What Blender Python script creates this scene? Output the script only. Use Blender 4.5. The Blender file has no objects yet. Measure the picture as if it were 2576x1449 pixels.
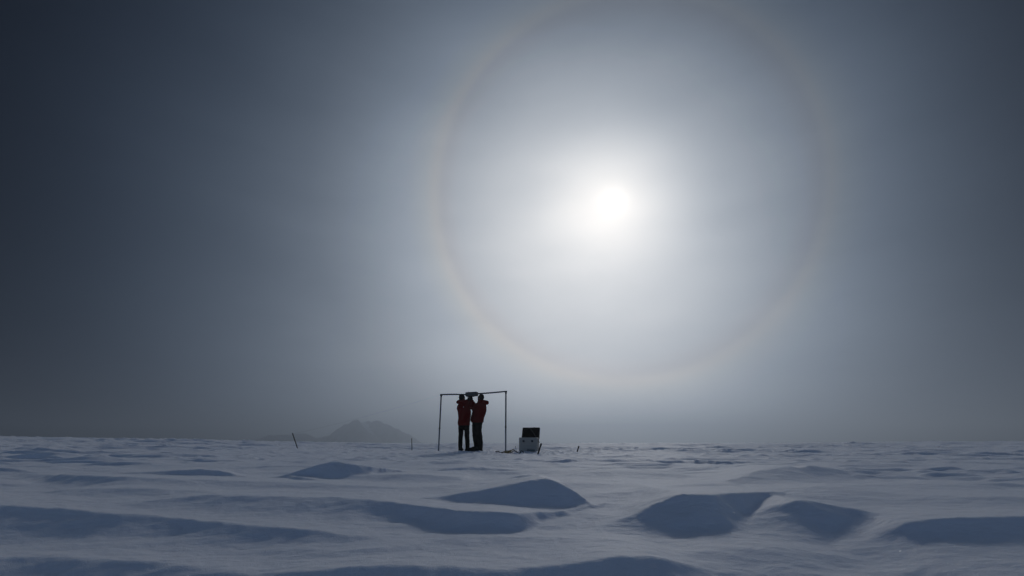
import bpy, bmesh, math, random
import numpy as np
from mathutils import Vector, Matrix, noise as mnoise

random.seed(7)
scn = bpy.context.scene
COL = scn.collection
R = math.radians

# ------------------------------------------------------------------ camera model
PITCH = R(18.8)
CAM_Z = 0.27
FPX = 1144.4                                   # focal length in pixels of a 2575 px wide frame
CP, SP = math.cos(PITCH), math.sin(PITCH)

def ray(u, v):
    X = u - 1287.5; U = 724.5 - v
    return X, FPX * CP - U * SP, FPX * SP + U * CP

def P(u, v, Y):
    """world point at forward distance Y seen in direction (u, v)"""
    x, y, z = ray(u, v)
    return Vector((x / y * Y, Y, CAM_Z + z / y * Y))

SUN_AZ, SUN_EL = R(14.27), R(28.9)
SUN_DIR = Vector((math.sin(SUN_AZ) * math.cos(SUN_EL), math.cos(SUN_AZ) * math.cos(SUN_EL), math.sin(SUN_EL)))

# ------------------------------------------------------------------ materials
def mat(name, col, rough=0.7, metal=0.0, spec=0.5, var=0.0, scale=30.0, bump=0.0):
    m = bpy.data.materials.new(name); m.use_nodes = True
    nt = m.node_tree; b = nt.nodes['Principled BSDF']
    b.inputs['Base Color'].default_value = (*col, 1)
    b.inputs['Roughness'].default_value = rough
    b.inputs['Metallic'].default_value = metal
    b.inputs['Specular IOR Level'].default_value = spec
    if var or bump:
        tc = nt.nodes.new('ShaderNodeTexCoord')
        n = nt.nodes.new('ShaderNodeTexNoise'); n.inputs['Scale'].default_value = scale
        n.inputs['Detail'].default_value = 4
        nt.links.new(tc.outputs['Object'], n.inputs['Vector'])
        if var:
            mix = nt.nodes.new('ShaderNodeMix'); mix.data_type = 'RGBA'
            mix.inputs[6].default_value = (*[c * (1 - var) for c in col], 1)
            mix.inputs[7].default_value = (*[min(1, c * (1 + var)) for c in col], 1)
            nt.links.new(n.outputs['Fac'], mix.inputs[0])
            nt.links.new(mix.outputs[2], b.inputs['Base Color'])
        if bump:
            bp = nt.nodes.new('ShaderNodeBump'); bp.inputs['Strength'].default_value = 0.6
            bp.inputs['Distance'].default_value = bump
            nt.links.new(n.outputs['Fac'], bp.inputs['Height'])
            nt.links.new(bp.outputs['Normal'], b.inputs['Normal'])
    return m

M = dict(
    red=mat('red_parka_cloth', (0.095, 0.0004, 0.0006), 0.95, spec=0.02, var=0.25, scale=18, bump=0.006),
    black=mat('black_cloth', (0.0022, 0.0022, 0.0024), 0.95, spec=0.02, var=0.3, scale=20, bump=0.006),
    knit=mat('black_knit', (0.0024, 0.0024, 0.0026), 0.95, spec=0.02, var=0.3, scale=60, bump=0.003),
    boot=mat('black_boot', (0.004, 0.004, 0.004), 0.75, spec=0.12, var=0.3, scale=40),
    sole=mat('boot_sole', (0.05, 0.05, 0.055), 0.8, spec=0.2),
    skin=mat('skin', (0.35, 0.2, 0.14), 0.6, var=0.1),
    eye=mat('dark_eye', (0.02, 0.015, 0.01), 0.3),
    fur=mat('hood_fur', (0.03, 0.022, 0.02), 1.0, spec=0.05, var=0.4, scale=80, bump=0.01),
    tag=mat('grey_tag', (0.35, 0.33, 0.33), 0.6),
    tube=mat('dull_galvanised_pipe', (0.085, 0.10, 0.125), 0.55, metal=0.3, var=0.2, scale=25),
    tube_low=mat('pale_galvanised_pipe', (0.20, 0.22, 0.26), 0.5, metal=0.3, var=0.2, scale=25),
    fit=mat('black_fitting', (0.012, 0.013, 0.016), 0.6),
    hous=mat('grey_green_housing', (0.075, 0.085, 0.088), 0.6, spec=.3, var=0.12, scale=12),
    case=mat('off_white_case', (0.34, 0.325, 0.30), 0.6, spec=.3, var=0.14, scale=9),
    foam=mat('black_foam', (0.002, 0.002, 0.002), 0.95, spec=0.02, var=0.3, scale=60, bump=0.004),
    latch=mat('dark_latch', (0.02, 0.025, 0.04), 0.5),
    plate=mat('dark_teal_plate', (0.05, 0.085, 0.095), 0.6),
    strap_grey=mat('grey_webbing', (0.10, 0.10, 0.10), 0.9),
    stake=mat('black_stake', (0.008, 0.008, 0.010), 0.8, var=0.4, scale=30, bump=0.003),
    cord=mat('dark_cord', (0.012, 0.012, 0.014), 0.9),
    yellow=mat('yellow_webbing', (0.16, 0.115, 0.02), 0.8, var=0.3, scale=40),
    hill_snow=mat('hill_snow', (0.75, 0.78, 0.83), 0.8, spec=0.1, var=0.1, scale=0.05),
    rock=mat('snow_streaked_rock', (0.27, 0.29, 0.34), 0.95, spec=0.1, var=0.75, scale=0.05),
)

# ------------------------------------------------------------------ object helpers
def link(o, parent=None):
    COL.objects.link(o)
    if parent is not None:
        o.parent = parent
    return o

def tag(o, label=None, cat=None, group=None, kind=None):
    if label: o['label'] = label
    if cat: o['category'] = cat
    if group: o['group'] = group
    if kind: o['kind'] = kind
    return o

def empty(name, loc, label, cat, group=None, rz=0.0):
    o = bpy.data.objects.new(name, None); o.empty_display_size = 0.1
    o.location = loc; o.rotation_euler = (0, 0, rz)
    COL.objects.link(o)
    return tag(o, label, cat, group)

def build(name, bm, m, parent=None, smooth=True, origin=None, remesh=None, wrinkle=0.0, wscale=14.0, smooth_it=0):
    """link a bmesh (in world coordinates, or local ones when parent is None/origin None) as ONE mesh object"""
    bmesh.ops.recalc_face_normals(bm, faces=bm.faces)
    me = bpy.data.meshes.new(name); bm.to_mesh(me); bm.free()
    if remesh:
        t = bpy.data.objects.new('tmp', me); COL.objects.link(t)
        md = t.modifiers.new('r', 'REMESH'); md.mode = 'VOXEL'; md.voxel_size = remesh
        if smooth_it:
            sm = t.modifiers.new('s', 'SMOOTH'); sm.iterations = smooth_it; sm.factor = 0.5
        dg = bpy.context.evaluated_depsgraph_get()
        me2 = bpy.data.meshes.new_from_object(t.evaluated_get(dg))
        bpy.data.objects.remove(t); bpy.data.meshes.remove(me); me = me2; me.name = name
        me.materials.clear()
    if wrinkle:
        me.update()
        for vt in me.vertices:
            c = vt.co
            d = mnoise.noise(c * wscale) + 0.5 * mnoise.noise(c * wscale * 2.3)
            vt.co = c + vt.normal * (d * wrinkle)
    if origin is not None:
        me.transform(Matrix.Translation(-Vector(origin)))
    for p in me.polygons: p.use_smooth = smooth
    me.materials.append(m)
    o = bpy.data.objects.new(name, me)
    link(o, parent)
    return o

def box(bm, c, s, rot=None, bevel=0.0):
    g = bmesh.ops.create_cube(bm, size=1.0)
    vs = g['verts']
    mtx = Matrix.Translation(Vector(c)) @ (rot.to_4x4() if rot is not None else Matrix.Identity(4)) @ Matrix.Diagonal((*s, 1))
    bmesh.ops.transform(bm, matrix=mtx, verts=vs)
    if bevel:
        es = list({e for v in vs for e in v.link_edges})
        bmesh.ops.bevel(bm, geom=es, offset=bevel, segments=2, affect='EDGES', profile=0.5)

def tube(bm, pts, rad, n=12, squash=1.0, cap=True):
    """round tube along pts; rad may be a number or list; ends are domed"""
    pts = [Vector(p) for p in pts]
    if not isinstance(rad, (list, tuple)): rad = [rad] * len(pts)
    rings = []
    P2, R2 = list(pts), list(rad)
    if cap:
        d0 = (pts[1] - pts[0]).normalized(); d1 = (pts[-1] - pts[-2]).normalized()
        P2 = [pts[0] - d0 * rad[0] * k for k in (0.95, 0.7)] + P2 + [pts[-1] + d1 * rad[-1] * k for k in (0.7, 0.95)]
        R2 = [rad[0] * 0.3, rad[0] * 0.72] + R2 + [rad[-1] * 0.72, rad[-1] * 0.3]
    last = None
    for i, p in enumerate(P2):
        a = P2[max(i - 1, 0)]; b = P2[min(i + 1, len(P2) - 1)]
        t = (b - a).normalized()
        if last is None:
            ref = Vector((0, 1, 0)) if abs(t.y) < 0.8 else Vector((1, 0, 0))
            s = t.cross(ref).normalized()
        else:
            s = (last - t * last.dot(t)).normalized()
        last = s
        q = t.cross(s)
        rings.append([bm.verts.new(p + s * (R2[i] * math.cos(2 * math.pi * k / n)) + q * (R2[i] * squash * math.sin(2 * math.pi * k / n))) for k in range(n)])
    for i in range(len(rings) - 1):
        for k in range(n):
            bm.faces.new((rings[i][k], rings[i][(k + 1) % n], rings[i + 1][(k + 1) % n], rings[i + 1][k]))
    bm.faces.new(rings[0][::-1]); bm.faces.new(rings[-1])

def stack(bm, rows, n=24, yaw=0.0):
    """horizontal elliptical rings (x, y, z, rx, ry) lofted into a closed body"""
    c, s = math.cos(yaw), math.sin(yaw)
    rings = []
    for (x, y, z, rx, ry) in rows:
        rg = []
        for k in range(n):
            a = 2 * math.pi * k / n
            lx, ly = rx * math.cos(a), ry * math.sin(a)
            rg.append(bm.verts.new((x + lx * c - ly * s, y + lx * s + ly * c, z)))
        rings.append(rg)
    for i in range(len(rings) - 1):
        for k in range(n):
            bm.faces.new((rings[i][k], rings[i][(k + 1) % n], rings[i + 1][(k + 1) % n], rings[i + 1][k]))
    bm.faces.new(rings[0][::-1]); bm.faces.new(rings[-1])

def blob(bm, c, r, rot=None, seg=18):
    g = bmesh.ops.create_uvsphere(bm, u_segments=seg, v_segments=max(8, seg // 2 + 2), radius=1.0)
    mtx = Matrix.Translation(Vector(c)) @ (rot.to_4x4() if rot is not None else Matrix.Identity(4)) @ Matrix.Diagonal((*r, 1))
    bmesh.ops.transform(bm, matrix=mtx, verts=g['verts'])

# ------------------------------------------------------------------ the snow surface
def _hash(ix, iy, seed):
    h = (ix.astype(np.int64) * 374761393 + iy.astype(np.int64) * 668265263 + seed * 1442695041) & 0xffffffff
    h = ((h ^ (h >> 13)) * 1274126177) & 0xffffffff
    return (h ^ (h >> 16)) & 0xffff

def perlin(x, y, seed=0):
    x0 = np.floor(x); y0 = np.floor(y)
    fx, fy = x - x0, y - y0
    ix, iy = x0.astype(np.int64), y0.astype(np.int64)
    sx = fx * fx * fx * (fx * (fx * 6 - 15) + 10); sy = fy * fy * fy * (fy * (fy * 6 - 15) + 10)
    def g(dx, dy):
        a = _hash(ix + dx, iy + dy, seed) * (2 * np.pi / 65536.0)
        return np.cos(a) * (fx - dx) + np.sin(a) * (fy - dy)
    a = g(0, 0) * (1 - sx) + g(1, 0) * sx
    b = g(0, 1) * (1 - sx) + g(1, 1) * sx
    return (a * (1 - sy) + b * sy) * 1.5

def fbm(x, y, seed, oct=4):
    r = 0; a = 1.0
    for k in range(oct):
        r = r + a * perlin(x, y, seed + k * 17); x = x * 2.03; y = y * 2.03; a *= 0.5
    return r

def sstep(a, b, x):
    t = np.clip((x - a) / (b - a), 0, 1); return t * t * (3 - 2 * t)

def smax(a, b, k):
    h = np.clip(0.5 + 0.5 * (a - b) / k, 0, 1)
    return a * h + b * (1 - h) + k * h * (1 - h)

def base_h(x, y):
    y = np.asarray(y, float); x = np.asarray(x, float)
    near = -0.23 * (1 - np.clip((np.sqrt((y - 4.2) ** 2 + .3) * .5 + (y - 4.2) * .5) / 10.9, 0, 1))
    # near snow falls away towards the viewer, shaped to darken it, more so left and right
    yy = 4.6 - np.maximum(y, 0.2)
    dn = np.sqrt(yy ** 2 + .2) * .5 + yy * .5
    near = near - dn * (0.125 + 0.115 * sstep(.4, 3.4, -x) + 0.085 * sstep(.6, 2.8, x))
    # the plain climbs gently towards the left and, less, the right
    r = np.hypot(x, y)
    az = np.degrees(np.arctan2(x, np.maximum(y, 1e-3)))
    rise = np.clip(r - 15, 0, 130)
    left = sstep(-8, -55, az) * 0.0125 + sstep(15, 55, az) * 0.004
    return near + rise * left

# drift crests, read off as sight lines (u, v of the crest, v of the foot of its near face)
# name: (points, near slope deg, far slope deg, roundness)
CRESTS = [
    # back row
    ([(1370,1160,1163),(1430,1157,1166),(1500,1158.5,1164)], 38, 2.5, .006),
    ([(1577,1161,1163),(1620,1158,1168),(1712,1159,1166)], 38, 2.5, .006),
    ([(1732,1160,1163),(1800,1160,1170),(1840,1161,1171),(1892,1162,1165)], 38, 2.5, .006),
    ([(1080,1186,1188),(1120,1178,1190),(1180,1174,1189),(1250,1178,1186),(1330,1184,1186)], 34, 4, .012),
    ([(680,1202,1204),(740,1186,1205),(800,1168,1206),(832,1160.5,1207),(880,1166,1206),(940,1174,1203),(995,1182,1196),(1050,1190,1193)], 40, 7, .012),
    ([(180,1200,1202),(260,1193,1204),(350,1188,1206),(430,1183,1206),(500,1179,1205),(550,1184,1204),(615,1202,1204)], 38, 5, .014),
    ([(-200,1170,1178),(-60,1176,1190),(20,1184,1196),(90,1191,1197),(130,1194,1196)], 36, 4, .012),
    ([(985,1222,1225),(1020,1219,1225),(1070,1220,1224)], 36, 4, .008),
    ([(1240,1210,1213),(1275,1204,1213),(1322,1193.5,1213),(1365,1200,1212),(1400,1208,1212)], 34, 6, .010),
    ([(1390,1200,1206),(1450,1190,1212),(1527,1180,1216),(1590,1181,1214),(1660,1188,1210),(1720,1196,1206)], 9, 4, .03),
    ([(1550,1181,1182),(1620,1183,1187),(1712,1184,1190),(1800,1180,1187),(1880,1175,1178)], 34, 3, .008),
    ([(1985,1203,1206),(1994,1190,1206),(2012,1176,1207),(2035,1170,1207),(2110,1180,1204,14),(2190,1196,1204,10)], 20, 5, .012),
    ([(1780,1215,1222),(1850,1200,1226),(1930,1180,1222),(1975,1171,1216)], 12, 3, .03),
    # second row
    ([(60,1194,1200,18),(200,1194,1226,23),(300,1199,1236,23),(420,1204,1236,21),(500,1206,1240,17),(640,1210,1235),(800,1215,1236),(900,1222,1240),(975,1227,1244),(1060,1226,1240),(1150,1219,1236),(1240,1213,1230),(1310,1214,1222)], 15, 4, .03),
    ([(700,1199,1201),(725,1197,1207),(780,1203,1213),(830,1214,1217)], 34, 4, .010),
    ([(1025,1260,1262),(1080,1253,1266),(1150,1242,1276),(1220,1230,1285),(1288,1217,1290),(1345,1207,1292),(1374,1203.5,1292),(1405,1212,1291),(1435,1227,1289),(1465,1252,1286),(1490,1278,1284)], 39, 3, .012),
    # big right-hand drift with the hollow
    ([(1420,1356,1358,16),(1470,1345,1350,19),(1540,1316,1340,22),(1600,1293,1342,26),(1660,1267,1344,31),(1722,1242,1347),(1790,1243,1340),(1860,1240,1312),(1920,1237,1274),(1955,1238,1262),(1985,1241,1246)], 42, 2, .014),
    ([(1765,1358,1360,9),(1840,1330,1356,10),(1905,1298,1352,14),(1950,1272,1348,24),(1995,1256,1346),(2040,1261,1346),(2100,1271,1345),(2170,1284,1338),(2230,1300,1334),(2310,1312,1334),(2400,1324,1334)], 33, 2, .03),
    ([(2120,1386,1394,14),(2180,1362,1400,20),(2225,1336,1408,27),(2260,1313,1412),(2310,1305,1416),(2390,1300,1420),(2500,1299,1422),(2640,1297,1424),(2800,1297,1424)], 33, 2, .010),
    ([(1960,1236,1262),(2060,1226,1262),(2200,1238,1270),(2350,1250,1280),(2600,1262,1292),(2800,1270,1300)], 8, 4, .04),
    # left long swells
    ([(120,1280,1296),(200,1277,1300),(270,1271,1303),(400,1255,1306),(525,1243,1308),(640,1246,1310),(750,1249,1313),(850,1252,1316),(925,1255,1318),(990,1261,1300),(1075,1274,1318),(1140,1281,1338),(1200,1285,1353),(1288,1289,1350),(1340,1289,1328),(1388,1286,1308),(1440,1281,1296),(1490,1273,1285),(1520,1268,1274)], None, 2, .014),
    ([(-300,1262,1340),(-100,1265,1340),(0,1269,1342),(150,1279,1346),(350,1294,1350),(500,1309,1356),(650,1321,1362),(780,1334,1368),(880,1346,1370)], 33, 1.5, .03),
    ([(1440,1252,1256),(1500,1243,1262),(1560,1239,1264),(1640,1233,1262),(1710,1223,1252),(1780,1218,1240),(1850,1221,1230)], 17, 2, .02),
    ([(1240,1226,1230),(1330,1222,1240),(1420,1213,1240),(1500,1214,1234),(1580,1222,1230)], 13, 2, .03),
    ([(860,1200,1203),(930,1194,1212),(1000,1192,1216),(1080,1194,1216),(1160,1200,1214)], 14, 3, .02),
    ([(1690,1404,1412),(1740,1390,1440),(1810,1378,1446),(1900,1371,1446),(2000,1378,1444),(2090,1394,1436)], 17, 2, .03),
    ([(2300,1262,1270),(2400,1254,1282),(2500,1250,1286),(2640,1252,1288),(2800,1256,1288)], 16, 2, .03),
    ([(150,1236,1244),(230,1229,1256),(330,1226,1260),(430,1230,1258),(520,1238,1250)], 19, 2, .03),
    # front row
    ([(640,1392,1402,19),(765,1379,1410,21),(830,1384,1412,21),(900,1386,1414,21),(980,1381,1412,20),(1050,1373,1400,19),(1120,1362,1390,15),(1175,1354,1416),(1240,1354,1416),(1340,1356,1416),(1442,1354,1412),(1530,1358,1400)], 14, 3, .02),
    ([(420,1462,1500),(500,1450,1500),(640,1442,1500),(750,1435,1500),(860,1429,1500),(950,1424,1500),(1060,1420,1496),(1170,1424,1494),(1288,1427,1494),(1360,1424,1494),(1437,1412,1494),(1500,1402,1494),(1562,1397,1494),(1640,1396,1492),(1690,1402,1488),(1750,1420,1470),(1800,1440,1462)], 30, 2, .02),
    ([(2120,1470,1500),(2230,1447,1500),(2350,1436,1500),(2575,1424,1500),(2800,1418,1500)], 24, 6, .02),
    ([(-300,1404,1500),(0,1402,1500),(150,1400,1500),(300,1405,1500),(450,1420,1500),(600,1444,1490)], 27, 5, .03),
]

def foot_y(u, v):
    x, y, z = ray(1287.5, v)
    ys = np.linspace(0.5, 40, 8000)
    d = CAM_Z + z / y * ys - base_h((u - 1287.5) / y * ys, ys)
    return float(ys[np.argmax(d <= 0)]) if (d <= 0).any() else 16.0

def make_crest(pts, near):
    out = []
    for (u, v, vf, *sl) in pts:
        ndeg = sl[0] if sl else near
        if near is None and not sl:               # long swell: soft on the left, steep scarp from u = 1000 on
            ndeg = 18 if u < 940 else min(38, 18 + (u - 940) / 100 * 20)
        m = math.tan(R(ndeg))
        Yf = foot_y(u, vf); zb = float(base_h((u - 1287.5) / ray(u, vf)[1] * Yf, Yf))
        _, ry, rz = ray(u, v)
        t = rz / ry
        Yc = (CAM_Z - zb + m * Yf) / (m - t)
        q = P(u, v, Yc)
        out.append((q.x, q.y, q.z, m))
    a = np.array(out)
    a = a[np.argsort(a[:, 0])]
    n = 160
    xs = np.linspace(a[0, 0], a[-1, 0], n)
    res = [xs]
    for k in (1, 2, 3):
        val = np.interp(xs, a[:, 0], a[:, k])
        pad = np.concatenate([2 * val[0] - val[8:0:-1], val, 2 * val[-1] - val[-2:-10:-1]])
        ker = np.hanning(9); ker /= ker.sum()
        val = np.convolve(pad, ker, 'same')[8:-8]
        res.append(val)
    return res

RIDGES = [(make_crest(p, n), n, math.tan(R(f)), rr) for (p, n, f, rr) in CRESTS]
ANCHORS = []                                     # (x, y, z, sigma): spots where something stands

def terrain0(x, y):
    x = np.asarray(x, float); y = np.asarray(y, float)
    z = base_h(x, y)
    front = sstep(-1.0, 0.4, y)
    near = front * (1 - sstep(7, 13, y))
    wv = 0.35 * fbm(x / 1.6, y / 1.6, 12, 2)
    und = fbm(x / 1.9 + 3, (y + wv) / .85, 11, 3)
    z = z + 0.022 * und * (1 - near) + near * (0.034 * und + 0.030 * (0.55 - np.abs(perlin(x / 2.6 + .3 * wv, (y + 1.2 * wv) / .8, 14))))
    # wandering of the crest lines
    sel = (y > -0.5) & (y < 15) & (np.abs(x) < 14)
    zf = z; z = zf[sel]; sx_, sy_ = x[sel], y[sel]
    wx = sx_ + 0.06 * fbm(sx_ / .7, sy_ / .7, 91, 3)
    wy = sy_ + 0.045 * fbm(sx_ / .6, sy_ / .45, 92, 3)
    for (xs, yc, zc, ms), nd, mf, rr in RIDGES:
        Y0, Z0, m = (np.interp(wx, xs, q) for q in (yc, zc, ms))
        ext = np.maximum(xs[0] - wx, 0) + np.maximum(wx - xs[-1], 0)
        scale = max(0.35, (xs[-1] - xs[0]) / 6)
        Z = Z0 - 0.10 * ext / scale
        s = wy - Y0
        far = np.sqrt((mf * s) ** 2 + (rr * .5) ** 2) - rr * .5
        nr = np.sqrt((m * 1.22 * s) ** 2 + (rr * .5) ** 2) - rr * .5
        nr = nr / (1 + 1.0 * nr)                 # near faces are hollowed towards the foot
        h = Z - np.where(s > 0, far, nr)
        z = np.where(h > z - 0.12, smax(z, h, 0.018 + rr * 1.5), z)
    zf[sel] = z; z = zf
    # sastrugi farther out: low wind-cut ridges lying across the view, steep on the near side
    amp = sstep(5.5, 11, np.hypot(x, y)) * front
    camp = 1 - 0.82 * np.exp(-(((x + 0.2) / 3.4) ** 2 + ((y - 15.2) / 2.6) ** 2) ** 2)
    for (lx, ly, a, sd, lo) in ((3.8, 0.9, .155, 31, .10), (1.6, .36, .09, 47, .12), (7.5, 2.0, .17, 63, .18)):
        n0 = perlin(x / lx, y / ly, sd)
        n1 = perlin(x / lx + 0.25 * n0, (y + .75 * ly * n0) / ly + 9.1, sd + 5)
        pk = np.maximum(n1 - lo, 0)
        left = 1 + .9 * sstep(-2, -14, x * 15 / np.maximum(y, 5)); patch = left * 0.35 + sstep(-.25, .35, perlin(x / 11 + sd, y / 9, sd + 9))
        far_gain = 1.0 if lx < 3 else sstep(12, 45, y)
        z = z + a * 1.3 * pk * patch * amp * camp * far_gain
    # little blocky chips and trampled snow round the camp
    chips = perlin(x / .34, y / .22, 71)
    z = z + 0.055 * np.maximum(chips - .25, 0) * sstep(8, 11, y) * (1 - sstep(30, 50, y))
    tr = np.exp(-(((x - .2) / 3.0) ** 2 + ((y - 14.7) / 1.7) ** 2) ** 2)
    z = z + tr * 0.040 * fbm(x / .22, y / .16, 77, 3)
    # loose right-hand patch of broken crust
    pr = np.exp(-(((x - 7.3) / 2.2) ** 2 + ((y - 7.2) / 1.0) ** 2))
    z = z + pr * 0.11 * np.maximum(perlin(x / .6, y / .2, 83) - .1, 0)
    # fine wind ripple
    z = z + near * (0.0045 * fbm(x / .26, y / .09, 15, 4) + 0.0010 * perlin(x / .05, y / .025, 19))
    z = z + sstep(60, 140, np.hypot(x, y)) * 0.30 * (fbm(x / 60, y / 60, 21, 3)) * (1 - sstep(500, 1200, np.hypot(x, y)))
    return z

def terrain(x, y):
    z = terrain0(x, y)
    if ANCHORS:
        num = 0.0; den = 0.0
        for (ax, ay, corr, sg) in ANCHORS:
            w = np.exp(-((x - ax) ** 2 + ((y - ay) * 1.0) ** 2) / (2 * sg * sg))
            num = num + w * corr; den = den + w
        z = z + num / np.maximum(den, 1.0)
    return z

def anchor(q, sg=0.7):
    """make the snow pass through the point q; returns q"""
    ANCHORS.append((q.x, q.y, q.z - float(terrain0(np.array([q.x]), np.array([q.y]))[0]), sg))
    return q

# places where the things stand
YP = 15.2
S = 0.85833 / 6.3
def Z1(zx, zy, Y=YP):
    """a direction measured on the enlarged middle of the photograph, at forward distance Y"""
    return P((1260 + zx / 6.3) * .85833, (1120 + zy / 6.3) * .85833, Y)
foot1 = anchor(Z1(625, 1283, 15.15), .5)
foot2 = anchor(Z1(870, 1272, 15.4), .5)
post_l = anchor(Z1(155, 1274, 15.9), .5)
post_r = anchor(Z1(1395, 1277, 15.25), .5)
case_p = anchor(P(1328, 1137.0, 14.9), .5)
STK = [((872, 1314.5), (857, 1270), 18.0), ((1207, 1320.5), (1206.2, 1285), 16.6),
       ((1575.3, 1332.5), (1585.5, 1301), 13.4), ((1690, 1327), (1695.5, 1308.5), 14.6)]
stake_p = []
for (b, t, Y) in STK:
    q = anchor(P(b[0] * .85833, b[1] * .85833, Y), .5)
    top = P(t[0] * .85833, t[1] * .85833, Y)
    stake_p.append((q, top))
cord_p = anchor(P(1305, 1141.0, 14.3), .4)

def gz(x, y):
    return float(terrain(np.array([x]), np.array([y]))[0])

def make_ground():
    az = np.concatenate([np.linspace(-180, -66, 120, endpoint=False), np.linspace(-66, -54, 60, endpoint=False),
                         np.linspace(-54, 54, 1050, endpoint=False), np.linspace(54, 66, 60, endpoint=False),
                         np.linspace(66, 180, 120, endpoint=False)])
    r = [0.12]
    while r[-1] < 1700:
        q = r[-1]
        r.append(q + (0.007 + 0.0034 * q if q < 120 else 0.03 * q))
    r = np.array(r)
    A, Q = np.meshgrid(np.radians(az), r)
    X = Q * np.sin(A); Y = Q * np.cos(A)
    Zt = terrain(X, Y)
    nr, na = X.shape
    co = np.stack([X, Y, Zt], -1).reshape(-1, 3).astype(np.float32)
    c0 = len(co)
    co = np.concatenate([co, np.array([[0, 0, Zt[0].mean()]], np.float32)])
    i = np.arange(nr - 1)[:, None]; j = np.arange(na)[None, :]; j2 = (j + 1) % na
    quads = np.stack([i * na + j, (i + 1) * na + j, (i + 1) * na + j2, i * na + j2], -1).reshape(-1, 4)[:, ::-1]
    tri = np.stack([np.full(na, c0), np.arange(na), (np.arange(na) + 1) % na], -1)[:, ::-1]
    me = bpy.data.meshes.new('snow_ground')
    me.vertices.add(len(co)); me.vertices.foreach_set('co', co.ravel())
    nl = quads.size + tri.size
    me.loops.add(nl); me.loops.foreach_set('vertex_index', np.concatenate([quads.ravel(), tri.ravel()]).astype(np.int32))
    npoly = len(quads) + len(tri)
    me.polygons.add(npoly)
    st = np.concatenate([np.arange(len(quads)) * 4, quads.size + np.arange(len(tri)) * 3]).astype(np.int32)
    me.polygons.foreach_set('loop_start', st)
    me.polygons.foreach_set('use_smooth', np.ones(npoly, bool))
    me.update(calc_edges=True); me.validate()
    if me.polygons[len(quads) // 2].normal.z < 0: me.flip_normals()
    o = bpy.data.objects.new('snow_ground', me); COL.objects.link(o)
    o['kind'] = 'structure'
    return o

def snow_material():
    m = bpy.data.materials.new('wind_packed_snow'); m.use_nodes = True
    nt = m.node_tree; N = nt.nodes; L = nt.links
    b = N['Principled BSDF']
    b.inputs['Roughness'].default_value = 0.62
    b.inputs['Specular IOR Level'].default_value = 0.22
    b.inputs['Subsurface Weight'].default_value = 0.6; b.inputs['Subsurface Radius'].default_value = (.75, .9, 1.0)
    b.inputs['Subsurface Scale'].default_value = 0.03
    b.inputs['Sheen Weight'].default_value = 0.30; b.inputs['Sheen Roughness'].default_value = 0.35
    geo = N.new('ShaderNodeNewGeometry')
    def nz(scale, det, stretch=(1, 1, 1)):
        mp = N.new('ShaderNodeMapping'); mp.inputs['Scale'].default_value = stretch
        L.new(geo.outputs['Position'], mp.inputs['Vector'])
        n = N.new('ShaderNodeTexNoise'); n.inputs['Scale'].default_value = scale; n.inputs['Detail'].default_value = det
        L.new(mp.outputs[0], n.inputs['Vector'])
        return n.outputs['Fac']
    mix = N.new('ShaderNodeMix'); mix.data_type = 'RGBA'
    mix.inputs[6].default_value = (0.72, 0.745, 0.83, 1); mix.inputs[7].default_value = (0.81, 0.825, 0.88, 1)
    L.new(nz(1.3, 5, (.5, 1, 1)), mix.inputs[0]); L.new(mix.outputs[2], b.inputs['Base Color'])
    # grains and small wind ripples
    a = N.new('ShaderNodeMath'); a.operation = 'MULTIPLY_ADD'; a.inputs[1].default_value = 1.0
    L.new(nz(160, 3), a.inputs[0])
    r2 = N.new('ShaderNodeMath'); r2.operation = 'MULTIPLY'; r2.inputs[1].default_value = 2.2
    L.new(nz(26, 4, (.45, 1, 1)), r2.inputs[0]); L.new(r2.outputs[0], a.inputs[2])
    bp = N.new('ShaderNodeBump'); bp.inputs['Strength'].default_value = 0.7; bp.inputs['Distance'].default_value = 0.006
    L.new(a.outputs[0], bp.inputs['Height']); L.new(bp.outputs['Normal'], b.inputs['Normal'])
    return m

ground = make_ground()
snow = snow_material(); ground.data.materials.append(snow)

# ------------------------------------------------------------------ ice crystals glinting in the near snow
def crystals():
    bm = bmesh.new(); rnd = random.Random(5)
    cam = Vector((0, 0, CAM_Z)); k = 0
    while k < 1100:
        Y = rnd.uniform(1.6, 6.5); X = rnd.uniform(-.75, 1.1) * Y
        if rnd.random() > 1.8 / Y + .2: continue
        z = gz(X, Y) + 0.002
        p = Vector((X, Y, z))
        h = (SUN_DIR + (cam - p).normalized()).normalized()
        nrm = (h + Vector((rnd.gauss(0, .17), rnd.gauss(0, .17), rnd.gauss(0, .17)))).normalized()
        a = nrm.orthogonal().normalized(); c = nrm.cross(a)
        s = rnd.uniform(.0005, .0012) * min(1.0, Y / 3)
        top = [bm.verts.new(p + nrm * .0006 + (a * math.cos(t) + c * math.sin(t)) * s) for t in [i * math.pi / 3 for i in range(6)]]
        bot = [bm.verts.new(p - nrm * .0006 + (a * math.cos(t) + c * math.sin(t)) * s) for t in [i * math.pi / 3 for i in range(6)]]
        bm.faces.new(top); bm.faces.new(bot[::-1])
        for i in range(6): bm.faces.new((top[i], bot[i], bot[(i + 1) % 6], top[(i + 1) % 6]))
        k += 1
    m = mat('ice_crystal', (0.9, 0.92, 0.95), 0.3, metal=1.0)
    o = build('ice_crystals', bm, m, smooth=False)
    tag(o, 'tiny ice crystals glinting on the near snow drifts', 'ice crystals', kind='stuff')
crystals()

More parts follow.
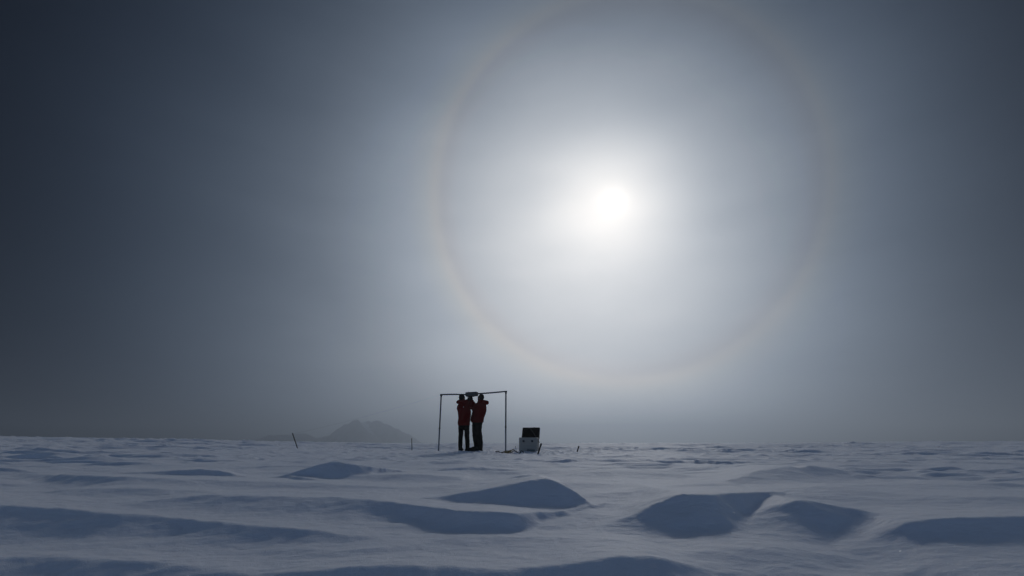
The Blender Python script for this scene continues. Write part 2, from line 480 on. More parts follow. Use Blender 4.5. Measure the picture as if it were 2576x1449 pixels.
# ------------------------------------------------------------------ hills fading in the haze
HY = 1200.0
def hill(name, profile, depth, seed, gully=None, label=None):
    """ridge whose skyline is given in sight lines; real depth both ways, rough rock faces"""
    us = np.array([p[0] for p in profile], float); vs = np.array([p[1] for p in profile], float)
    n, mrow = 110, 26
    bm = bmesh.new(); rows = []
    uu = np.linspace(us[0], us[-1], n)
    vv = np.interp(uu, us, vs)
    for j in range(mrow):
        t = j / (mrow - 1) * 2 - 1
        row = []
        for i in range(n):
            q = P(uu[i], vv[i], HY)
            hgt = max(q.z * 1.10 + 2, 1.0)
            prof = (1 - abs(t)) ** 1.15
            x = q.x; y = HY + t * depth
            nz_ = mnoise.fractal(Vector((x / 14, y / 20, seed)), 1.0, 2.0, 5)
            z = -2 + hgt * prof * (1 + 0.20 * nz_ * (0.55 + abs(t)))
            row.append(bm.verts.new((x + nz_ * 2.0 * abs(t), y, z)))
        rows.append(row)
    for j in range(mrow - 1):
        for i in range(n - 1):
            bm.faces.new((rows[j][i], rows[j][i + 1], rows[j + 1][i + 1], rows[j + 1][i]))
    if gully:
        for f in bm.faces:
            c = f.calc_center_median()
            if c.x < gully[0] + (gully[2] - c.z) * gully[1] + 2.5 * mnoise.noise(c / 9): f.material_index = 1
    o = build(name, bm, M['rock'], smooth=False)
    o.data.materials.append(M['hill_snow'])
    o['kind'] = 'structure'
    return o
hill('hill', [(640, 1107), (660, 1102), (676, 1097), (700, 1095.5), (735, 1094.5), (752, 1092), (765, 1092), (780, 1096), (800, 1104), (815, 1108)], 60, 3)
hill('hill', [(770, 1109), (800, 1103), (830, 1096), (845, 1083), (860, 1074), (878, 1066), (890, 1061), (897, 1059), (903, 1064), (912, 1076), (922, 1084), (935, 1093), (950, 1102), (962, 1110)], 70, 8)
HY = 1290.0
g0 = P(922, 1062, HY); g1 = P(968, 1110, HY)
hill('hill', [(896, 1104), (903, 1080), (909, 1068), (916, 1063), (926, 1062), (938, 1062), (950, 1065), (965, 1069), (985, 1076), (1000, 1081), (1015, 1088), (1030, 1095), (1045, 1104), (1055, 1112)], 70, 14,
     gully=(g0.x, (g1.x - g0.x) / (g0.z - g1.z), g0.z))

# ------------------------------------------------------------------ the portal frame
def lerp(a, b, t): return a + (b - a) * t
top_l = Z1(205, 246, 15.9); top_r = Z1(1393, 186, 15.25)
top_l = Vector((post_l.x, post_l.y, top_l.z)); top_r = Vector((post_r.x, post_r.y, top_r.z))
fr = empty('portal_frame', lerp(post_l, post_r, .5), 'grey pipe goalpost frame standing on the snow around the two people in red', 'frame')
FO = fr.location.copy()
RP = 0.024
def posts(base, top):
    d = top - base
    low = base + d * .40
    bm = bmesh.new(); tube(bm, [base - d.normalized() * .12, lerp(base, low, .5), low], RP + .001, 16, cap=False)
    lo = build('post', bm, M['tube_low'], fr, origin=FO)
    bm = bmesh.new(); tube(bm, [low, lerp(low, top, .5), top], RP, 16, cap=False)
    up = build('upper_post', bm, M['tube'], lo, origin=FO)
    bm = bmesh.new(); tube(bm, [low - Vector((0, 0, .018)), low, low + Vector((0, 0, .018))], RP + .006, 16, cap=False)
    build('collar', bm, M['fit'], lo, origin=FO)
    bm = bmesh.new(); a = random.random()
    tube(bm, [low + Vector((-.01, -RP - .004, .0)), low + Vector((0, -RP - .03, .0))], .006, 8)
    build('clamp_screw', bm, M['fit'], lo, origin=FO)
posts(post_l, top_l); posts(post_r, top_r)
mid_l = Z1(660, 229, 15.62); mid_r = Z1(905, 216, 15.52)
bm = bmesh.new(); tube(bm, [top_l + Vector((-.03, 0, .03)), lerp(top_l, mid_l, .5) + Vector((0, 0, .022)), mid_l + Vector((.12, 0, 0))], RP, 16, cap=False)
build('crossbar', bm, M['tube'], fr, origin=FO)
bm = bmesh.new(); tube(bm, [mid_r + Vector((-.12, 0, 0)), lerp(mid_r, top_r, .5) + Vector((0, 0, .012)), top_r + Vector((.03, 0, .03))], RP, 16, cap=False)
build('crossbar', bm, M['tube'], fr, origin=FO)
for t in (top_l, top_r):
    bm = bmesh.new()
    box(bm, t + Vector((0, 0, .012)), (.085, .06, .034), bevel=.006)
    tube(bm, [t + Vector((0, 0, -.05)), t + Vector((0, 0, .005))], RP + .005, 14, cap=False)
    build('corner_fitting', bm, M['fit'], fr, origin=FO)

# the instrument box slung at the middle of the crossbar
dv = empty('instrument_box', Z1(770, 225, 15.5), 'small grey green instrument box clamped to the middle of the crossbar overhead', 'instrument')
DO = dv.location.copy()
rot = Matrix.Rotation(R(-14), 3, 'Z') @ Matrix.Rotation(R(-2.5), 3, 'Y')
def dl(x, y, z): return DO + rot @ Vector((x, y, z))
bm = bmesh.new(); box(bm, dl(0, 0, 0), (.37, .25, .105), rot, .012)
hs = build('housing', bm, M['hous'], dv, origin=DO, smooth=False)
bm = bmesh.new(); box(bm, dl(0, 0, .060), (.382, .262, .014), rot, .004)
build('cover', bm, M['latch'], dv, origin=DO, smooth=False)
bm = bmesh.new(); box(bm, dl(0, 0, -.058), (.36, .24, .010), rot, .003)
build('base_plate', bm, M['fit'], dv, origin=DO, smooth=False)
bm = bmesh.new(); tube(bm, [dl(-.10, -.08, .062), dl(-.10, -.08, .082)], .013, 12)
build('knob', bm, M['fit'], dv, origin=DO)
bm = bmesh.new(); box(bm, dl(.20, -.02, -.005), (.035, .075, .06), rot, .008); tube(bm, [dl(.215, -.02, -.005), dl(.245, -.02, -.002)], .02, 12)
build('connector', bm, M['fit'], dv, origin=DO)
bm = bmesh.new(); tube(bm, [dl(-.055, -.05, -.062), dl(-.055, -.05, -.095)], .022, 14); box(bm, dl(.03, -.03, -.072), (.13, .10, .02), rot, .005)
build('mounting_bracket', bm, M['fit'], dv, origin=DO, smooth=False)
for sx in (-1, 1):
    bm = bmesh.new(); box(bm, dl(sx * .11, -.129, .035), (.03, .01, .035), rot, .003)
    build('catch', bm, M['latch'], dv, origin=DO, smooth=False)

# ------------------------------------------------------------------ people
ZP = 0.85833 / 6.3 * YP / (FPX * CP + 330 * SP) # metres per enlarged pixel
def hand(bm, wrist, tip_dir, palm_n, size=1.0, curl=.5, side=1):
    """a hand: palm, four unequal bent fingers and a thumb from the side of the palm"""
    t = tip_dir.normalized(); n = (palm_n - t * palm_n.dot(t)).normalized(); s = t.cross(n) * side
    k = size
    rot3 = Matrix((s, t, n)).transposed()
    blob(bm, wrist + t * .05 * k, (.045 * k, .056 * k, .021 * k), rot3, 14)
    tube(bm, [wrist - t * .03 * k, wrist + t * .03 * k], [.034 * k, .032 * k], 12)
    for i, (off, ln) in enumerate(((-.032, .066), (-.011, .078), (.011, .074), (.031, .058))):
        b0 = wrist + t * .092 * k + s * off * k
        pts = [b0]; d = t.copy(); c = curl * (1 + .15 * i)
        for seg, f in enumerate((.45, .32, .23)):
            d = (d * math.cos(c * (.55 + .25 * seg)) + n * math.sin(c * (.55 + .25 * seg))).normalized()
            pts.append(pts[-1] + d * ln * f * k)
        tube(bm, pts, [.0125 * k, .012 * k, .0115 * k, .010 * k], 9)
    b0 = wrist + t * .035 * k - s * .036 * k
    d = (t * .65 - s * .65 + n * .35).normalized()
    p1 = b0 + d * .036 * k; p2 = p1 + (d * .6 + t * .5 + n * .3).normalized() * .030 * k
    tube(bm, [b0, p1, p2], [.016 * k, .0145 * k, .012 * k], 9)

def person(loc, Y, label, pose):
    pr = empty('person', loc, label, 'person')
    O = pr.location.copy()
    q = lambda zx, zy, dy=0.0: Z1(zx, zy, Y + dy)
    px = ZP * Y / YP
    fx, fy = pose['face']                          # facing direction in plan
    fd = Vector((fx, fy, 0)).normalized()
    yaw = math.atan2(-fd.x, fd.y)
    rg = Vector((fd.y, -fd.x, 0))                  # the person's right
    ring = lambda r: (*q(r[0], r[1], r[4] if len(r) > 4 else 0), r[2] * px, r[3] * px)
    # --- body: one continuous surface under the clothes
    bm = bmesh.new()
    tor = pose['torso']
    stack(bm, [(*q(r[0], r[1]), r[2] * px * .72, r[3] * px * .72) for r in tor], 20, 0)
    hx, hy, hr = pose['head']
    hc = q(hx, hy)
    nk = q(*pose['neck'])
    tube(bm, [nk - Vector((0, 0, .12)), nk, hc - Vector((0, 0, .06))], [.075, .058, .056], 14)
    rotf = Matrix((rg, fd, Vector((0, 0, 1)))).transposed()
    tilt = Matrix.Rotation(R(pose.get('look', 18)), 3, rg) @ rotf
    hv = lambda x, y, z: hc + tilt @ Vector((x, y, z))
    blob(bm, hv(0, -.008, .018), (.076, .094, .098), tilt, 22)        # skull
    blob(bm, hv(0, .030, -.060), (.056, .062, .060), tilt, 16)        # jaw
    tube(bm, [hv(0, .084, .012), hv(0, .100, -.012), hv(0, .108, -.030)], [.009, .012, .015], 8)   # nose
    for sx in (-1, 1):
        blob(bm, hv(sx * .078, -.005, -.012), (.010, .020, .032), tilt, 10)     # ears
        blob(bm, hv(sx * .036, .080, .022), (.022, .010, .008), tilt, 10)       # brow
        blob(bm, hv(sx * .042, .062, -.030), (.022, .018, .018), tilt, 10)      # cheek
    blob(bm, hv(0, .087, -.058), (.024, .009, .007), tilt, 10); blob(bm, hv(0, .085, -.070), (.020, .010, .007), tilt, 10)  # lips
    for a in pose['arms']:
        sh, el, wr = (q(*a[k]) for k in ('sh', 'el', 'wr'))
        tube(bm, [sh, lerp(sh, el, .5), el, lerp(el, wr, .5), wr], [.055, .050, .043, .038, .030], 12)
        hand(bm, wr, a['tip'], a['pn'], .94, a.get('curl', .5), a.get('side', 1))
    for l in pose['legs']:
        pts = [q(*p[:3]) for p in l['pts']]
        rr = [p[3] * px for p in l['pts']]
        tube(bm, pts, [min(r * .82, c) for r, c in zip(rr, (.085, .075, .058, .05, .042))], 14)
        an = pts[-1]; td = Vector((*l['toe'], 0)).normalized()
        tube(bm, [Vector((an.x, an.y, O.z + .075)), Vector((an.x, an.y, O.z + .06)) + td * .08, Vector((an.x, an.y, O.z + .05)) + td * .15], [.036, .034, .026], 12)
    build('body', bm, M['skin'], pr, origin=O, remesh=.0055, smooth_it=2)
    for sx in (-1, 1):
        bm = bmesh.new(); blob(bm, hv(sx * .034, .077, .006), (.013, .010, .010), tilt, 12)
        build('eye', bm, M['eye'], pr, origin=O)
    # --- trousers
    bm = bmesh.new()
    stack(bm, [ring(r) for r in pose['hips']], 22, 0)
    for l in pose['legs']:
        tube(bm, [q(*p[:3]) for p in l['pts']], [p[3] * px for p in l['pts']], 18)
    build('trousers', bm, M['black'], pr, origin=O, remesh=.011, smooth_it=2, wrinkle=.008, wscale=11)
    # --- boots
    for l in pose['legs']:
        an = q(*l['pts'][-1][:3]); td = Vector((*l['toe'], 0)).normalized(); sd = Vector((td.y, -td.x, 0))
        gz0 = O.z + l.get('dz', 0)
        bm = bmesh.new()
        c = Vector((an.x, an.y, gz0))
        r3 = Matrix((sd, td, Vector((0, 0, 1)))).transposed()
        tube(bm, [c + Vector((0, 0, .30)), c + Vector((0, 0, .18)), c + Vector((0, 0, .09))], [.066, .062, .064], 16)
        blob(bm, c + td * .055 + Vector((0, 0, .072)), (.056, .145, .060), r3, 18)
        blob(bm, c + td * .135 + Vector((0, 0, .058)), (.055, .075, .048), r3, 16)
        blob(bm, c - td * .035 + Vector((0, 0, .060)), (.052, .055, .058), r3, 16)
        bt = build('boot', bm, M['boot'], pr, origin=O, remesh=.009, smooth_it=2)
        bm = bmesh.new()
        n = 20; lo = []; hi = []
        for k in range(n):
            a = 2 * math.pi * k / n; lx = .058 * math.cos(a) * (1 - .12 * math.sin(a)); ly = .155 * math.sin(a) + .052
            w = c + sd * lx + td * ly
            lo.append(bm.verts.new(w + Vector((0, 0, -.012)))); hi.append(bm.verts.new(w + Vector((0, 0, .026))))
        for k in range(n): bm.faces.new((lo[k], lo[(k + 1) % n], hi[(k + 1) % n], hi[k]))
        bm.faces.new(lo[::-1]); bm.faces.new(hi)
        build('sole', bm, M['sole'], bt, origin=O, smooth=False)
    # --- parka
    bm = bmesh.new()
    stack(bm, [ring(r) for r in tor], 28, 0)
    for a in pose['arms']:
        sh, el, wr = (q(*a[k]) for k in ('sh', 'el', 'wr'))
        rs = a.get('r', (.095, .080, .058))
        tube(bm, [sh, lerp(sh, el, .5), el, lerp(el, wr, .5), lerp(el, wr, .93)], [rs[0], (rs[0] + rs[1]) / 2, rs[1], (rs[1] + rs[2]) / 2, rs[2]], 16)
    jk = build('parka', bm, M['red'], pr, origin=O, remesh=.011, smooth_it=3, wrinkle=.008, wscale=9)
    # hood folded down behind the neck
    bm = bmesh.new()
    for (zx, zy, dy, rx, rz, ry) in pose['hood']:
        blob(bm, q(zx, zy, dy), (rx * px, ry * px, rz * px), None, 16)
    build('hood', bm, M['red'], pr, origin=O, remesh=.011, smooth_it=2, wrinkle=.007, wscale=13)
    if pose.get('tag'):
        tx, ty, tdep = pose['tag']
        bm = bmesh.new(); box(bm, q(tx, ty, tdep), (.022, .012, .03), None, .003)
        build('fabric_tag', bm, M['tag'], jk, origin=O)
    # --- knitted hat pulled low, with a neck gaiter
    bm = bmesh.new()
    n = 24
    for (z0, sc) in ((0, 1),):
        blob(bm, hv(0, -.018, .022), (.090, .105, .112), tilt, 24)
        blob(bm, hv(0, -.035, -.055), (.082, .085, .075), tilt, 18)
    tube(bm, [nk - Vector((0, 0, .05)), nk + Vector((0, 0, .02)), hv(0, -.01, -.06)], [.090, .084, .078], 18)
    build('knitted_hat', bm, M['knit'], pr, origin=O, remesh=.009, smooth_it=2, wrinkle=.003, wscale=30)
    # --- gloves
    for a in pose['arms']:
        el, wr = q(*a['el']), q(*a['wr'])
        bm = bmesh.new()
        hand(bm, wr, a['tip'], a['pn'], 1.18, a.get('curl', .5), a.get('side', 1))
        d = (wr - el).normalized()
        tube(bm, [wr - d * .09, wr - d * .03, wr + d * .01], [.062, .056, .044], 14)
        build('glove', bm, M['knit'], pr, origin=O, remesh=.0055, smooth_it=1)
    return pr

UP = Vector((0, 0, 1))
person(foot1, 15.15, 'person in a red parka seen from behind, left one under the frame, arms raised', dict(
    face=(.62, .78), look=22,
    torso=[(618, 802, 100, 80), (624, 794, 112, 90), (625, 740, 112, 92), (630, 660, 112, 95), (637, 600, 120, 98), (632, 540, 126, 100), (615, 480, 124, 98), (610, 440, 112, 90), (610, 405, 94, 78), (604, 370, 80, 68), (602, 345, 62, 58), (600, 322, 52, 50)],
    neck=(598, 345), head=(594, 290, 60),
    hips=[(625, 745, 96, 80), (625, 800, 104, 84), (625, 850, 100, 80), (625, 878, 60, 55)],
    legs=[dict(pts=[(572, 820, 0, 52), (570, 930, 0, 47), (562, 1040, 0, 41), (557, 1150, .01, 39), (560, 1212, .01, 36)], toe=(.25, .97), dz=-.006),
          dict(pts=[(676, 820, 0, 52), (680, 930, 0, 46), (684, 1040, 0, 42), (690, 1150, -.01, 42), (690, 1212, -.01, 38)], toe=(.72, -.35), dz=-.004)],
    arms=[dict(sh=(672, 425, .03), el=(748, 470, .10), wr=(738, 345, .22), tip=UP + Vector((.0, .25, 0)), pn=Vector((-.3, 1, .3)), curl=.45, r=(.088, .078, .056)),
          dict(sh=(566, 436, .06), el=(560, 430, .30), wr=(690, 335, .34), tip=Vector((.75, .1, .55)), pn=Vector((-.3, .8, .6)), curl=.4, side=-1, r=(.088, .078, .056))],
    hood=[(522, 368, -.03, 42, 36, 55), (548, 362, -.05, 50, 42, 55), (580, 368, -.07, 58, 40, 50), (625, 362, -.05, 55, 38, 50), (668, 362, 0, 45, 36, 50), (690, 370, .03, 28, 28, 40)],
    tag=(617, 458, -.168)))
person(foot2, 15.4, 'person in a red parka seen side on, right one under the frame', dict(
    face=(-.86, .50), look=20,
    torso=[(872, 750, 96, 80), (872, 740, 110, 90), (866, 700, 126, 95), (874, 650, 128, 98), (890, 600, 130, 98), (910, 540, 130, 98), (922, 480, 124, 98), (932, 430, 104, 86), (938, 390, 84, 74), (938, 355, 62, 58), (936, 325, 54, 50)],
    neck=(938, 348), head=(932, 290, 64),
    hips=[(880, 690, 95, 80), (875, 745, 97, 82), (868, 800, 92, 80), (866, 870, 88, 70), (866, 920, 60, 55)],
    legs=[dict(pts=[(836, 800, .05, 58), (832, 920, .05, 56), (838, 1030, .05, 50), (856, 1140, .05, 48), (862, 1215, .05, 48)], toe=(-.97, -.12), dz=.01),
          dict(pts=[(902, 800, -.03, 56), (896, 920, -.03, 56), (912, 1030, -.03, 57), (922, 1140, -.03, 52), (922, 1215, -.03, 50)], toe=(-.75, -.30), dz=-.006)],
    arms=[dict(sh=(890, 425, -.02), el=(822, 445, -.16), wr=(770, 340, .0), tip=UP + Vector((-.25, .1, 0)), pn=Vector((.3, 1, .2)), curl=.45, r=(.088, .080, .055), side=-1),
          dict(sh=(900, 420, .12), el=(800, 500, .20), wr=(758, 352, .10), tip=UP + Vector((-.1, .1, 0)), pn=Vector((-.5, .6, .2)), curl=.5, r=(.086, .078, .056))],
    hood=[(1044, 376, -.02, 44, 42, 55), (1000, 372, -.04, 48, 42, 60), (955, 372, -.06, 50, 40, 55), (910, 385, -.06, 40, 34, 45), (1012, 342, 0, 22, 14, 30)]))

# ------------------------------------------------------------------ equipment case with its lid thrown back
CA = empty('equipment_case', case_p, 'open off white equipment case with a black lined lid standing on the snow', 'case', rz=R(-12))
W, Dp, H = .575, .40, .425
ct = Vector((0, Dp / 2, 0))
def cbuild(name, bm, m, parent=None, smooth=False): return build(name, bm, m, parent or CA, smooth)
bm = bmesh.new()      # open-topped shell with walls and ribs
box(bm, (0, Dp / 2, H / 2 - .02), (W, Dp, H + .04), None, .016)
top = max(v.co.z for v in bm.verts)
tf = max((f for f in bm.faces), key=lambda f: f.calc_center_median().z * 10 + f.calc_area())
ins = bmesh.ops.inset_region(bm, faces=[tf], thickness=.014)
ret = bmesh.ops.extrude_discrete_faces(bm, faces=[tf])
bmesh.ops.translate(bm, verts=ret['faces'][0].verts, vec=(0, 0, -.10))
for zz in (.285, .20, .115):
    box(bm, (0, -.001, zz), (W - .06, .008, .010), None, .003)
    box(bm, (W / 2 + .001, Dp / 2, zz), (.008, Dp - .06, .010), None, .003)
cbuild('shell', bm, M['case'])
bm = bmesh.new(); box(bm, (0, Dp / 2, H - .07), (W - .04, Dp - .04, .06), None, .01)
cbuild('foam_insert', bm, M['foam'])
for sx in (-.14, .135):
    bm = bmesh.new(); box(bm, (sx, -.012, H - .105), (.062, .022, .062), None, .006); box(bm, (sx, -.018, H - .088), (.04, .03, .02), None, .004)
    cbuild('latch', bm, M['latch'])
bm = bmesh.new()
box(bm, (W / 2 + .008, .22, H - .085), (.016, .13, .085), None, .005)
hd = cbuild('side_handle', bm, M['latch'])
bm = bmesh.new(); tube(bm, [(W / 2 + .012, .17, H - .13), (W / 2 + .03, .18, H - .135), (W / 2 + .03, .27, H - .135), (W / 2 + .012, .28, H - .13)], .011, 10)
cbuild('grip', bm, M['fit'], hd, True)
bm = bmesh.new(); box(bm, (.115, -.004, .050), (.20, .010, .055), None, .003)
cbuild('name_plate', bm, M['plate'])
bm = bmesh.new(); box(bm, (-.005, -.010, .055), (.032, .022, .055), None, .004)
cbuild('lower_catch', bm, M['latch'])
for sx in (-.2, .2):
    bm = bmesh.new(); tube(bm, [(sx - .035, Dp + .004, H - .005), (sx + .035, Dp + .004, H - .005)], .011, 10, cap=False)
    cbuild('hinge', bm, M['fit'], None, True)
# lid: shallow tray hinged on the back rim, leaning back
LR = Matrix.Rotation(R(-31), 3, 'X')
hinge = Vector((0, Dp + .012, H - .0))
def ll(x, y, z): return hinge + LR @ Vector((x, y, z))     # x across, z along the lid, y through its thickness (towards the back)
LL, LT = .405, .085
bm = bmesh.new()
box(bm, ll(0, LT / 2 + .008, LL / 2 - .02), (W, LT, LL), LR, .022)
lid = cbuild('lid', bm, M['fit'])
bm = bmesh.new(); box(bm, ll(0, .004, LL / 2 - .02), (W - .05, .012, LL - .05), LR, .008)
cbuild('lid_lining', bm, M['foam'], lid)
bm = bmesh.new(); box(bm, ll(.10, LT / 2, LL - .014), (.05, .03, .014), LR, .003)
cbuild('lid_catch', bm, M['latch'], lid)
bm = bmesh.new(); tube(bm, [ll(-.06, -.006, LL - .05), ll(.06, -.012, LL * .55), Vector((.225, Dp * .75, H - .02))], .005, 8)
cbuild('lid_strap', bm, M['strap_grey'])

# ------------------------------------------------------------------ stakes and the guy line
SL = ['long thin black stake leaning left, farthest left in the snow', 'thin upright black stake in the snow just left of the pipe frame',
      'thick black stake leaning right in front of the open case', 'short black stake leaning right, alone to the right of the open case']
SR = [.016, .011, .022, .019]
for (q, t), lb, r in zip(stake_p, SL, SR):
    d = (t - q).normalized()
    o = empty('marker_stake', q, lb, 'stake', 'black stakes around the frame')
    bm = bmesh.new()
    n = 9
    pts = [q - d * .15 + (t - q + d * .15) * (i / n) + Vector((math.sin(i * 1.7) * .002, 0, 0)) for i in range(n + 1)]
    tube(bm, pts, [r * (1 + .07 * math.sin(i * 2.3)) for i in range(n + 1)], 10)
    po = build('pole', bm, M['stake'], o, origin=q)
    bm = bmesh.new(); tube(bm, [t - d * .035, t - d * .015], r * 1.22, 10)
    build('end_band', bm, M['cord'], o, origin=q)
gl = empty('guy_line', stake_p[0][1], 'hair thin guy line running from the left frame corner down to the leaning stake', 'line')
bm = bmesh.new(); a = stake_p[0][1] - Vector((0, 0, .02)); b = top_l + Vector((-.03, 0, .02))
tube(bm, [lerp(a, b, i / 14) - Vector((0, 0, .06 * 4 * (i / 14) * (1 - i / 14))) for i in range(15)], .0010, 6)
build('cord', bm, M['cord'], gl, origin=gl.location)

# ------------------------------------------------------------------ cords and strap lying by the case
def on_snow(x, y, h): return Vector((x, y, gz(x, y) + h))
def lay(name, pts, r, m, label, cat, h=None, n=8, squash=1.0):
    o = [on_snow(x, y, (h or r) + dz) for (x, y, dz) in pts]
    bm = bmesh.new(); tube(bm, o, r, n, squash)
    ob = build(name, bm, m); tag(ob, label, cat)
    return ob
cx, cy = case_p.x, case_p.y
rnd = random.Random(3)
pts = []
for i in range(46):
    t = i / 45
    pts.append((cx - .98 + .86 * t + .03 * math.sin(9 * t), cy - .52 + .13 * math.sin(15 * t + 1) + .05 * math.sin(37 * t), .035 * max(0, math.sin(12 * t))))
lay('cable', pts, .013, M['cord'], 'black cable snaking over the snow at the foot of the open case', 'cable')
pts = [(cx - .70 + .12 * math.cos(a) + .012 * a, cy - .62 + .10 * math.sin(a), .018 * (a / 3)) for a in [i * .35 for i in range(38)]]
lay('strap', pts, .014, M['yellow'], 'coiled yellow strap lying on the snow left of the open case', 'strap', squash=.6)
q0 = on_snow(cx - .36, cy - .2, -.05)
tw = empty('thin_rod', q0, 'short thin dark rod sticking up beside the left side of the case', 'rod')
bm = bmesh.new(); tube(bm, [q0, q0 + Vector((-.012, 0, .10)), q0 + Vector((-.03, 0, .19))], .005, 8)
build('shaft', bm, M['stake'], tw, origin=q0)
bm = bmesh.new(); tube(bm, [q0 + Vector((-.03, 0, .185)), q0 + Vector((-.032, 0, .205))], .008, 8)
build('tip', bm, M['cord'], tw, origin=q0)

# ------------------------------------------------------------------ haze
HZ_D = 0.0015
hm = bpy.data.materials.new('thin_ice_haze'); hm.use_nodes = True
nt = hm.node_tree
nt.nodes.remove(nt.nodes['Principled BSDF'])
pv = nt.nodes.new('ShaderNodeVolumePrincipled')
pv.inputs['Color'].default_value = (0.77, 0.87, 1.0, 1)
pv.inputs['Density'].default_value = HZ_D
pv.inputs['Anisotropy'].default_value = 0.66
nt.links.new(pv.outputs[0], nt.nodes['Material Output'].inputs['Volume'])
bm = bmesh.new(); box(bm, (0, 0, 29.5), (3600, 3600, 67))
hz = build('haze', bm, hm, smooth=False); hz['kind'] = 'stuff'; hz['label'] = 'thin ice haze over the snow plain'

# ------------------------------------------------------------------ sky
EXPO = -2.0
w = bpy.data.worlds.new('World'); scn.world = w; w.use_nodes = True
nt = w.node_tree; N = nt.nodes; L = nt.links
for n in list(N): N.remove(n)
def mth(op, a, b=None, c=None, clamp=False):
    n = N.new('ShaderNodeMath'); n.operation = op; n.use_clamp = clamp
    for i, q in enumerate((a, b, c)):
        if q is None: continue
        if isinstance(q, (int, float)): n.inputs[i].default_value = q
        else: L.new(q, n.inputs[i])
    return n.outputs[0]
def dot(a, vec):
    n = N.new('ShaderNodeVectorMath'); n.operation = 'DOT_PRODUCT'; L.new(a, n.inputs[0]); n.inputs[1].default_value = vec
    return n.outputs['Value']
tc = N.new('ShaderNodeTexCoord'); dirv = tc.outputs['Generated']
cs = dot(dirv, SUN_DIR)
theta = mth('ARCCOSINE', mth('MINIMUM', mth('MAXIMUM', cs, -1.0), 1.0))
deg = mth('MULTIPLY', theta, 180 / math.pi)
# brightness of the ice cloud by angle from the sun, with the 22 degree ring
G = [(0, 0.9), (1.0, 0.9), (1.8, 0.9), (2.8, 0.9), (4.5, 0.885), (6, 0.845), (8, 0.785), (11, 0.705), (14, 0.6495), (17, 0.5864), (19.5, 0.5413), (21.0, 0.5014), (22.0, 0.54), (23.2, 0.5227), (25, 0.497), (27.5, 0.4693), (31, 0.4251), (36, 0.3615), (43, 0.3429), (52, 0.353), (62, 0.2925), (80, 0.1543), (110, 0.1273), (180, 0.1273)]
VP, VZ, VX = 6.9, -0.05, 0.66
ramp = N.new('ShaderNodeValToRGB'); cr = ramp.color_ramp; cr.interpolation = 'LINEAR'
while len(cr.elements) > 1: cr.elements.remove(cr.elements[-1])
GM = 3.0
for i, (t, g) in enumerate(G):
    e = cr.elements[0] if i == 0 else cr.elements.new(t / 180)
    e.position = t / 180
    e.color = (*( [ (g / GM) ** .5 ] * 3), 1)
L.new(mth('DIVIDE', deg, 180.0), ramp.inputs[0])
g = mth('MULTIPLY', mth('POWER', ramp.outputs['Color'], 2.0), GM)
# lens vignetting painted into the sky off the view axis; also dims upwards, leftwards
ahead = mth('MAXIMUM', dot(dirv, Vector((0, CP, SP))), 0.30)
sep = N.new('ShaderNodeSeparateXYZ'); L.new(dirv, sep.inputs[0])
zc = mth('MAXIMUM', sep.outputs['Z'], -0.05)
g = mth('MULTIPLY', g, mth('POWER', ahead, VP))
ex = mth('EXPONENT', mth('ADD', mth('MULTIPLY', zc, VZ), mth('MULTIPLY', sep.outputs['X'], VX)))
g = mth('MULTIPLY', g, ex)
lowm = N.new('ShaderNodeMapRange'); lowm.interpolation_type = 'SMOOTHSTEP'      # thicker, brighter mist low down
lowm.inputs['From Min'].default_value = 0.0; lowm.inputs['From Max'].default_value = 0.36
lowm.inputs['To Min'].default_value = 1.5; lowm.inputs['To Max'].default_value = 1.0
L.new(zc, lowm.inputs['Value']); g = mth('MULTIPLY', g, lowm.outputs[0])
# faint streaks in the cloud
mp = N.new('ShaderNodeMapping'); mp.inputs['Scale'].default_value = (1.2, 1.2, 4.0); mp.inputs['Rotation'].default_value = (0, R(25), 0)
L.new(dirv, mp.inputs[0])
nz = N.new('ShaderNodeTexNoise'); nz.inputs['Scale'].default_value = 2.2; nz.inputs['Detail'].default_value = 5; nz.inputs['Roughness'].default_value = .5
L.new(mp.outputs[0], nz.inputs['Vector'])
g = mth('MULTIPLY', g, mth('MULTIPLY_ADD', nz.outputs['Fac'], 0.40, 0.80))
# the bright core round the sun itself
core = N.new('ShaderNodeValToRGB'); ce = core.color_ramp
ce.elements[0].position = 0; ce.elements[0].color = (.75, .75, .75, 1)
ce.elements[1].position = 1; ce.elements[1].color = (0, 0, 0, 1)
for t, c in ((1.0, .41), (1.8, .295), (2.8, .215), (4.5, .140), (6.5, .075), (9.5, .020)):
    q = ce.elements.new(t / 12); q.color = (c, c, c, 1)
L.new(mth('DIVIDE', deg, 12.0, clamp=True), core.inputs[0])
g = mth('ADD', g, core.outputs['Color'])
g = mth('MAXIMUM', g, 1e-4)
cmb = N.new('ShaderNodeCombineXYZ')
for i, (p_, k_) in enumerate(((1.10, 1.015), (.98, .985), (.835, .955))):
    L.new(mth('MULTIPLY', mth('POWER', g, p_), k_), cmb.inputs[i])
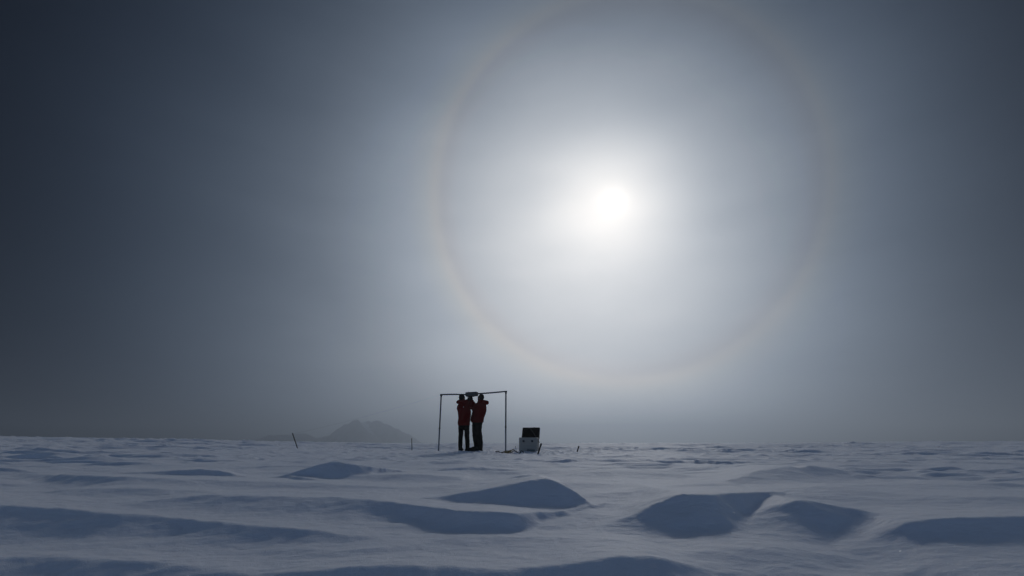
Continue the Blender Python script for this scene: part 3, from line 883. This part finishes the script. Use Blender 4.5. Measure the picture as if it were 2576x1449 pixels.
# ring colour: reddish just inside 22 degrees, bluish outside
rc = N.new('ShaderNodeValToRGB'); e = rc.color_ramp
e.elements[0].position = 19 / 60; e.elements[0].color = (.5, .5, .5, 1)
e.elements[1].position = 34 / 60; e.elements[1].color = (.5, .5, .5, 1)
for t, c in ((20.8, (.520, .497, .485)), (22.0, (.540, .507, .472)), (23.2, (.508, .506, .492)), (25.5, (.488, .500, .514)), (29, (.490, .502, .512))):
    q = e.elements.new(t / 60); q.color = (*c, 1)
L.new(mth('DIVIDE', deg, 60.0, clamp=True), rc.inputs[0])
vm = N.new('ShaderNodeVectorMath'); vm.operation = 'MULTIPLY'
L.new(cmb.outputs[0], vm.inputs[0]); L.new(rc.outputs['Color'], vm.inputs[1])
vs = N.new('ShaderNodeVectorMath'); vs.operation = 'SCALE'; vs.inputs['Scale'].default_value = 2.0 * 2 ** (-EXPO)
L.new(vm.outputs[0], vs.inputs[0])
bg = N.new('ShaderNodeBackground'); bg.inputs['Strength'].default_value = 1.0
L.new(vs.outputs[0], bg.inputs['Color'])
sky = N.new('ShaderNodeTexSky'); sky.sky_type = 'NISHITA'; sky.sun_disc = False
sky.sun_elevation = SUN_EL; sky.sun_rotation = SUN_AZ
sky.air_density = 1.0; sky.dust_density = 0.3; sky.altitude = 2000
bg2 = N.new('ShaderNodeBackground'); bg2.inputs['Strength'].default_value = 0.05
# unseen sky overhead and behind boosted as added blue fill for shade; cut ahead
dim = N.new('ShaderNodeVectorMath'); dim.operation = 'SCALE'; SKY_BACK, SKY_FRONT = 5.0, 0.01
mr = N.new('ShaderNodeMapRange'); mr.interpolation_type = 'SMOOTHSTEP'
mr.inputs['From Min'].default_value = 0.45; mr.inputs['From Max'].default_value = -0.3
mr.inputs['To Min'].default_value = SKY_FRONT; mr.inputs['To Max'].default_value = SKY_BACK
L.new(dot(dirv, Vector((0, CP, SP))), mr.inputs['Value']); L.new(mr.outputs[0], dim.inputs['Scale'])
L.new(sky.outputs['Color'], dim.inputs[0]); L.new(dim.outputs[0], bg2.inputs['Color'])
add = N.new('ShaderNodeAddShader'); L.new(bg.outputs[0], add.inputs[0]); L.new(bg2.outputs[0], add.inputs[1])
out = N.new('ShaderNodeOutputWorld'); L.new(add.outputs[0], out.inputs['Surface'])

sl = bpy.data.lights.new('sun', 'SUN'); sl.energy = 2.4; sl.angle = R(5.0); sl.color = (1, .99, .98)
so = bpy.data.objects.new('sun', sl); COL.objects.link(so)
so.rotation_euler = SUN_DIR.to_track_quat('Z', 'Y').to_euler()
so.location = SUN_DIR * 60

# ------------------------------------------------------------------ camera and render
cam = bpy.data.cameras.new('camera'); cam.lens = 16.0; cam.sensor_width = 36.0
cam.clip_start = 0.02; cam.clip_end = 10000
co = bpy.data.objects.new('camera', cam); COL.objects.link(co)
co.location = (0, 0, CAM_Z); co.rotation_euler = (R(90) + PITCH, 0, 0)
scn.camera = co
scn.view_settings.view_transform = 'Standard'; scn.view_settings.look = 'None'
scn.view_settings.exposure = EXPO; scn.view_settings.gamma = 1.0
scn.cycles.use_denoising = True
scn.cycles.max_bounces = 6; scn.cycles.diffuse_bounces = 3; scn.cycles.glossy_bounces = 2
scn.cycles.volume_bounces = 0
scn.cycles.sample_clamp_indirect = 4.0
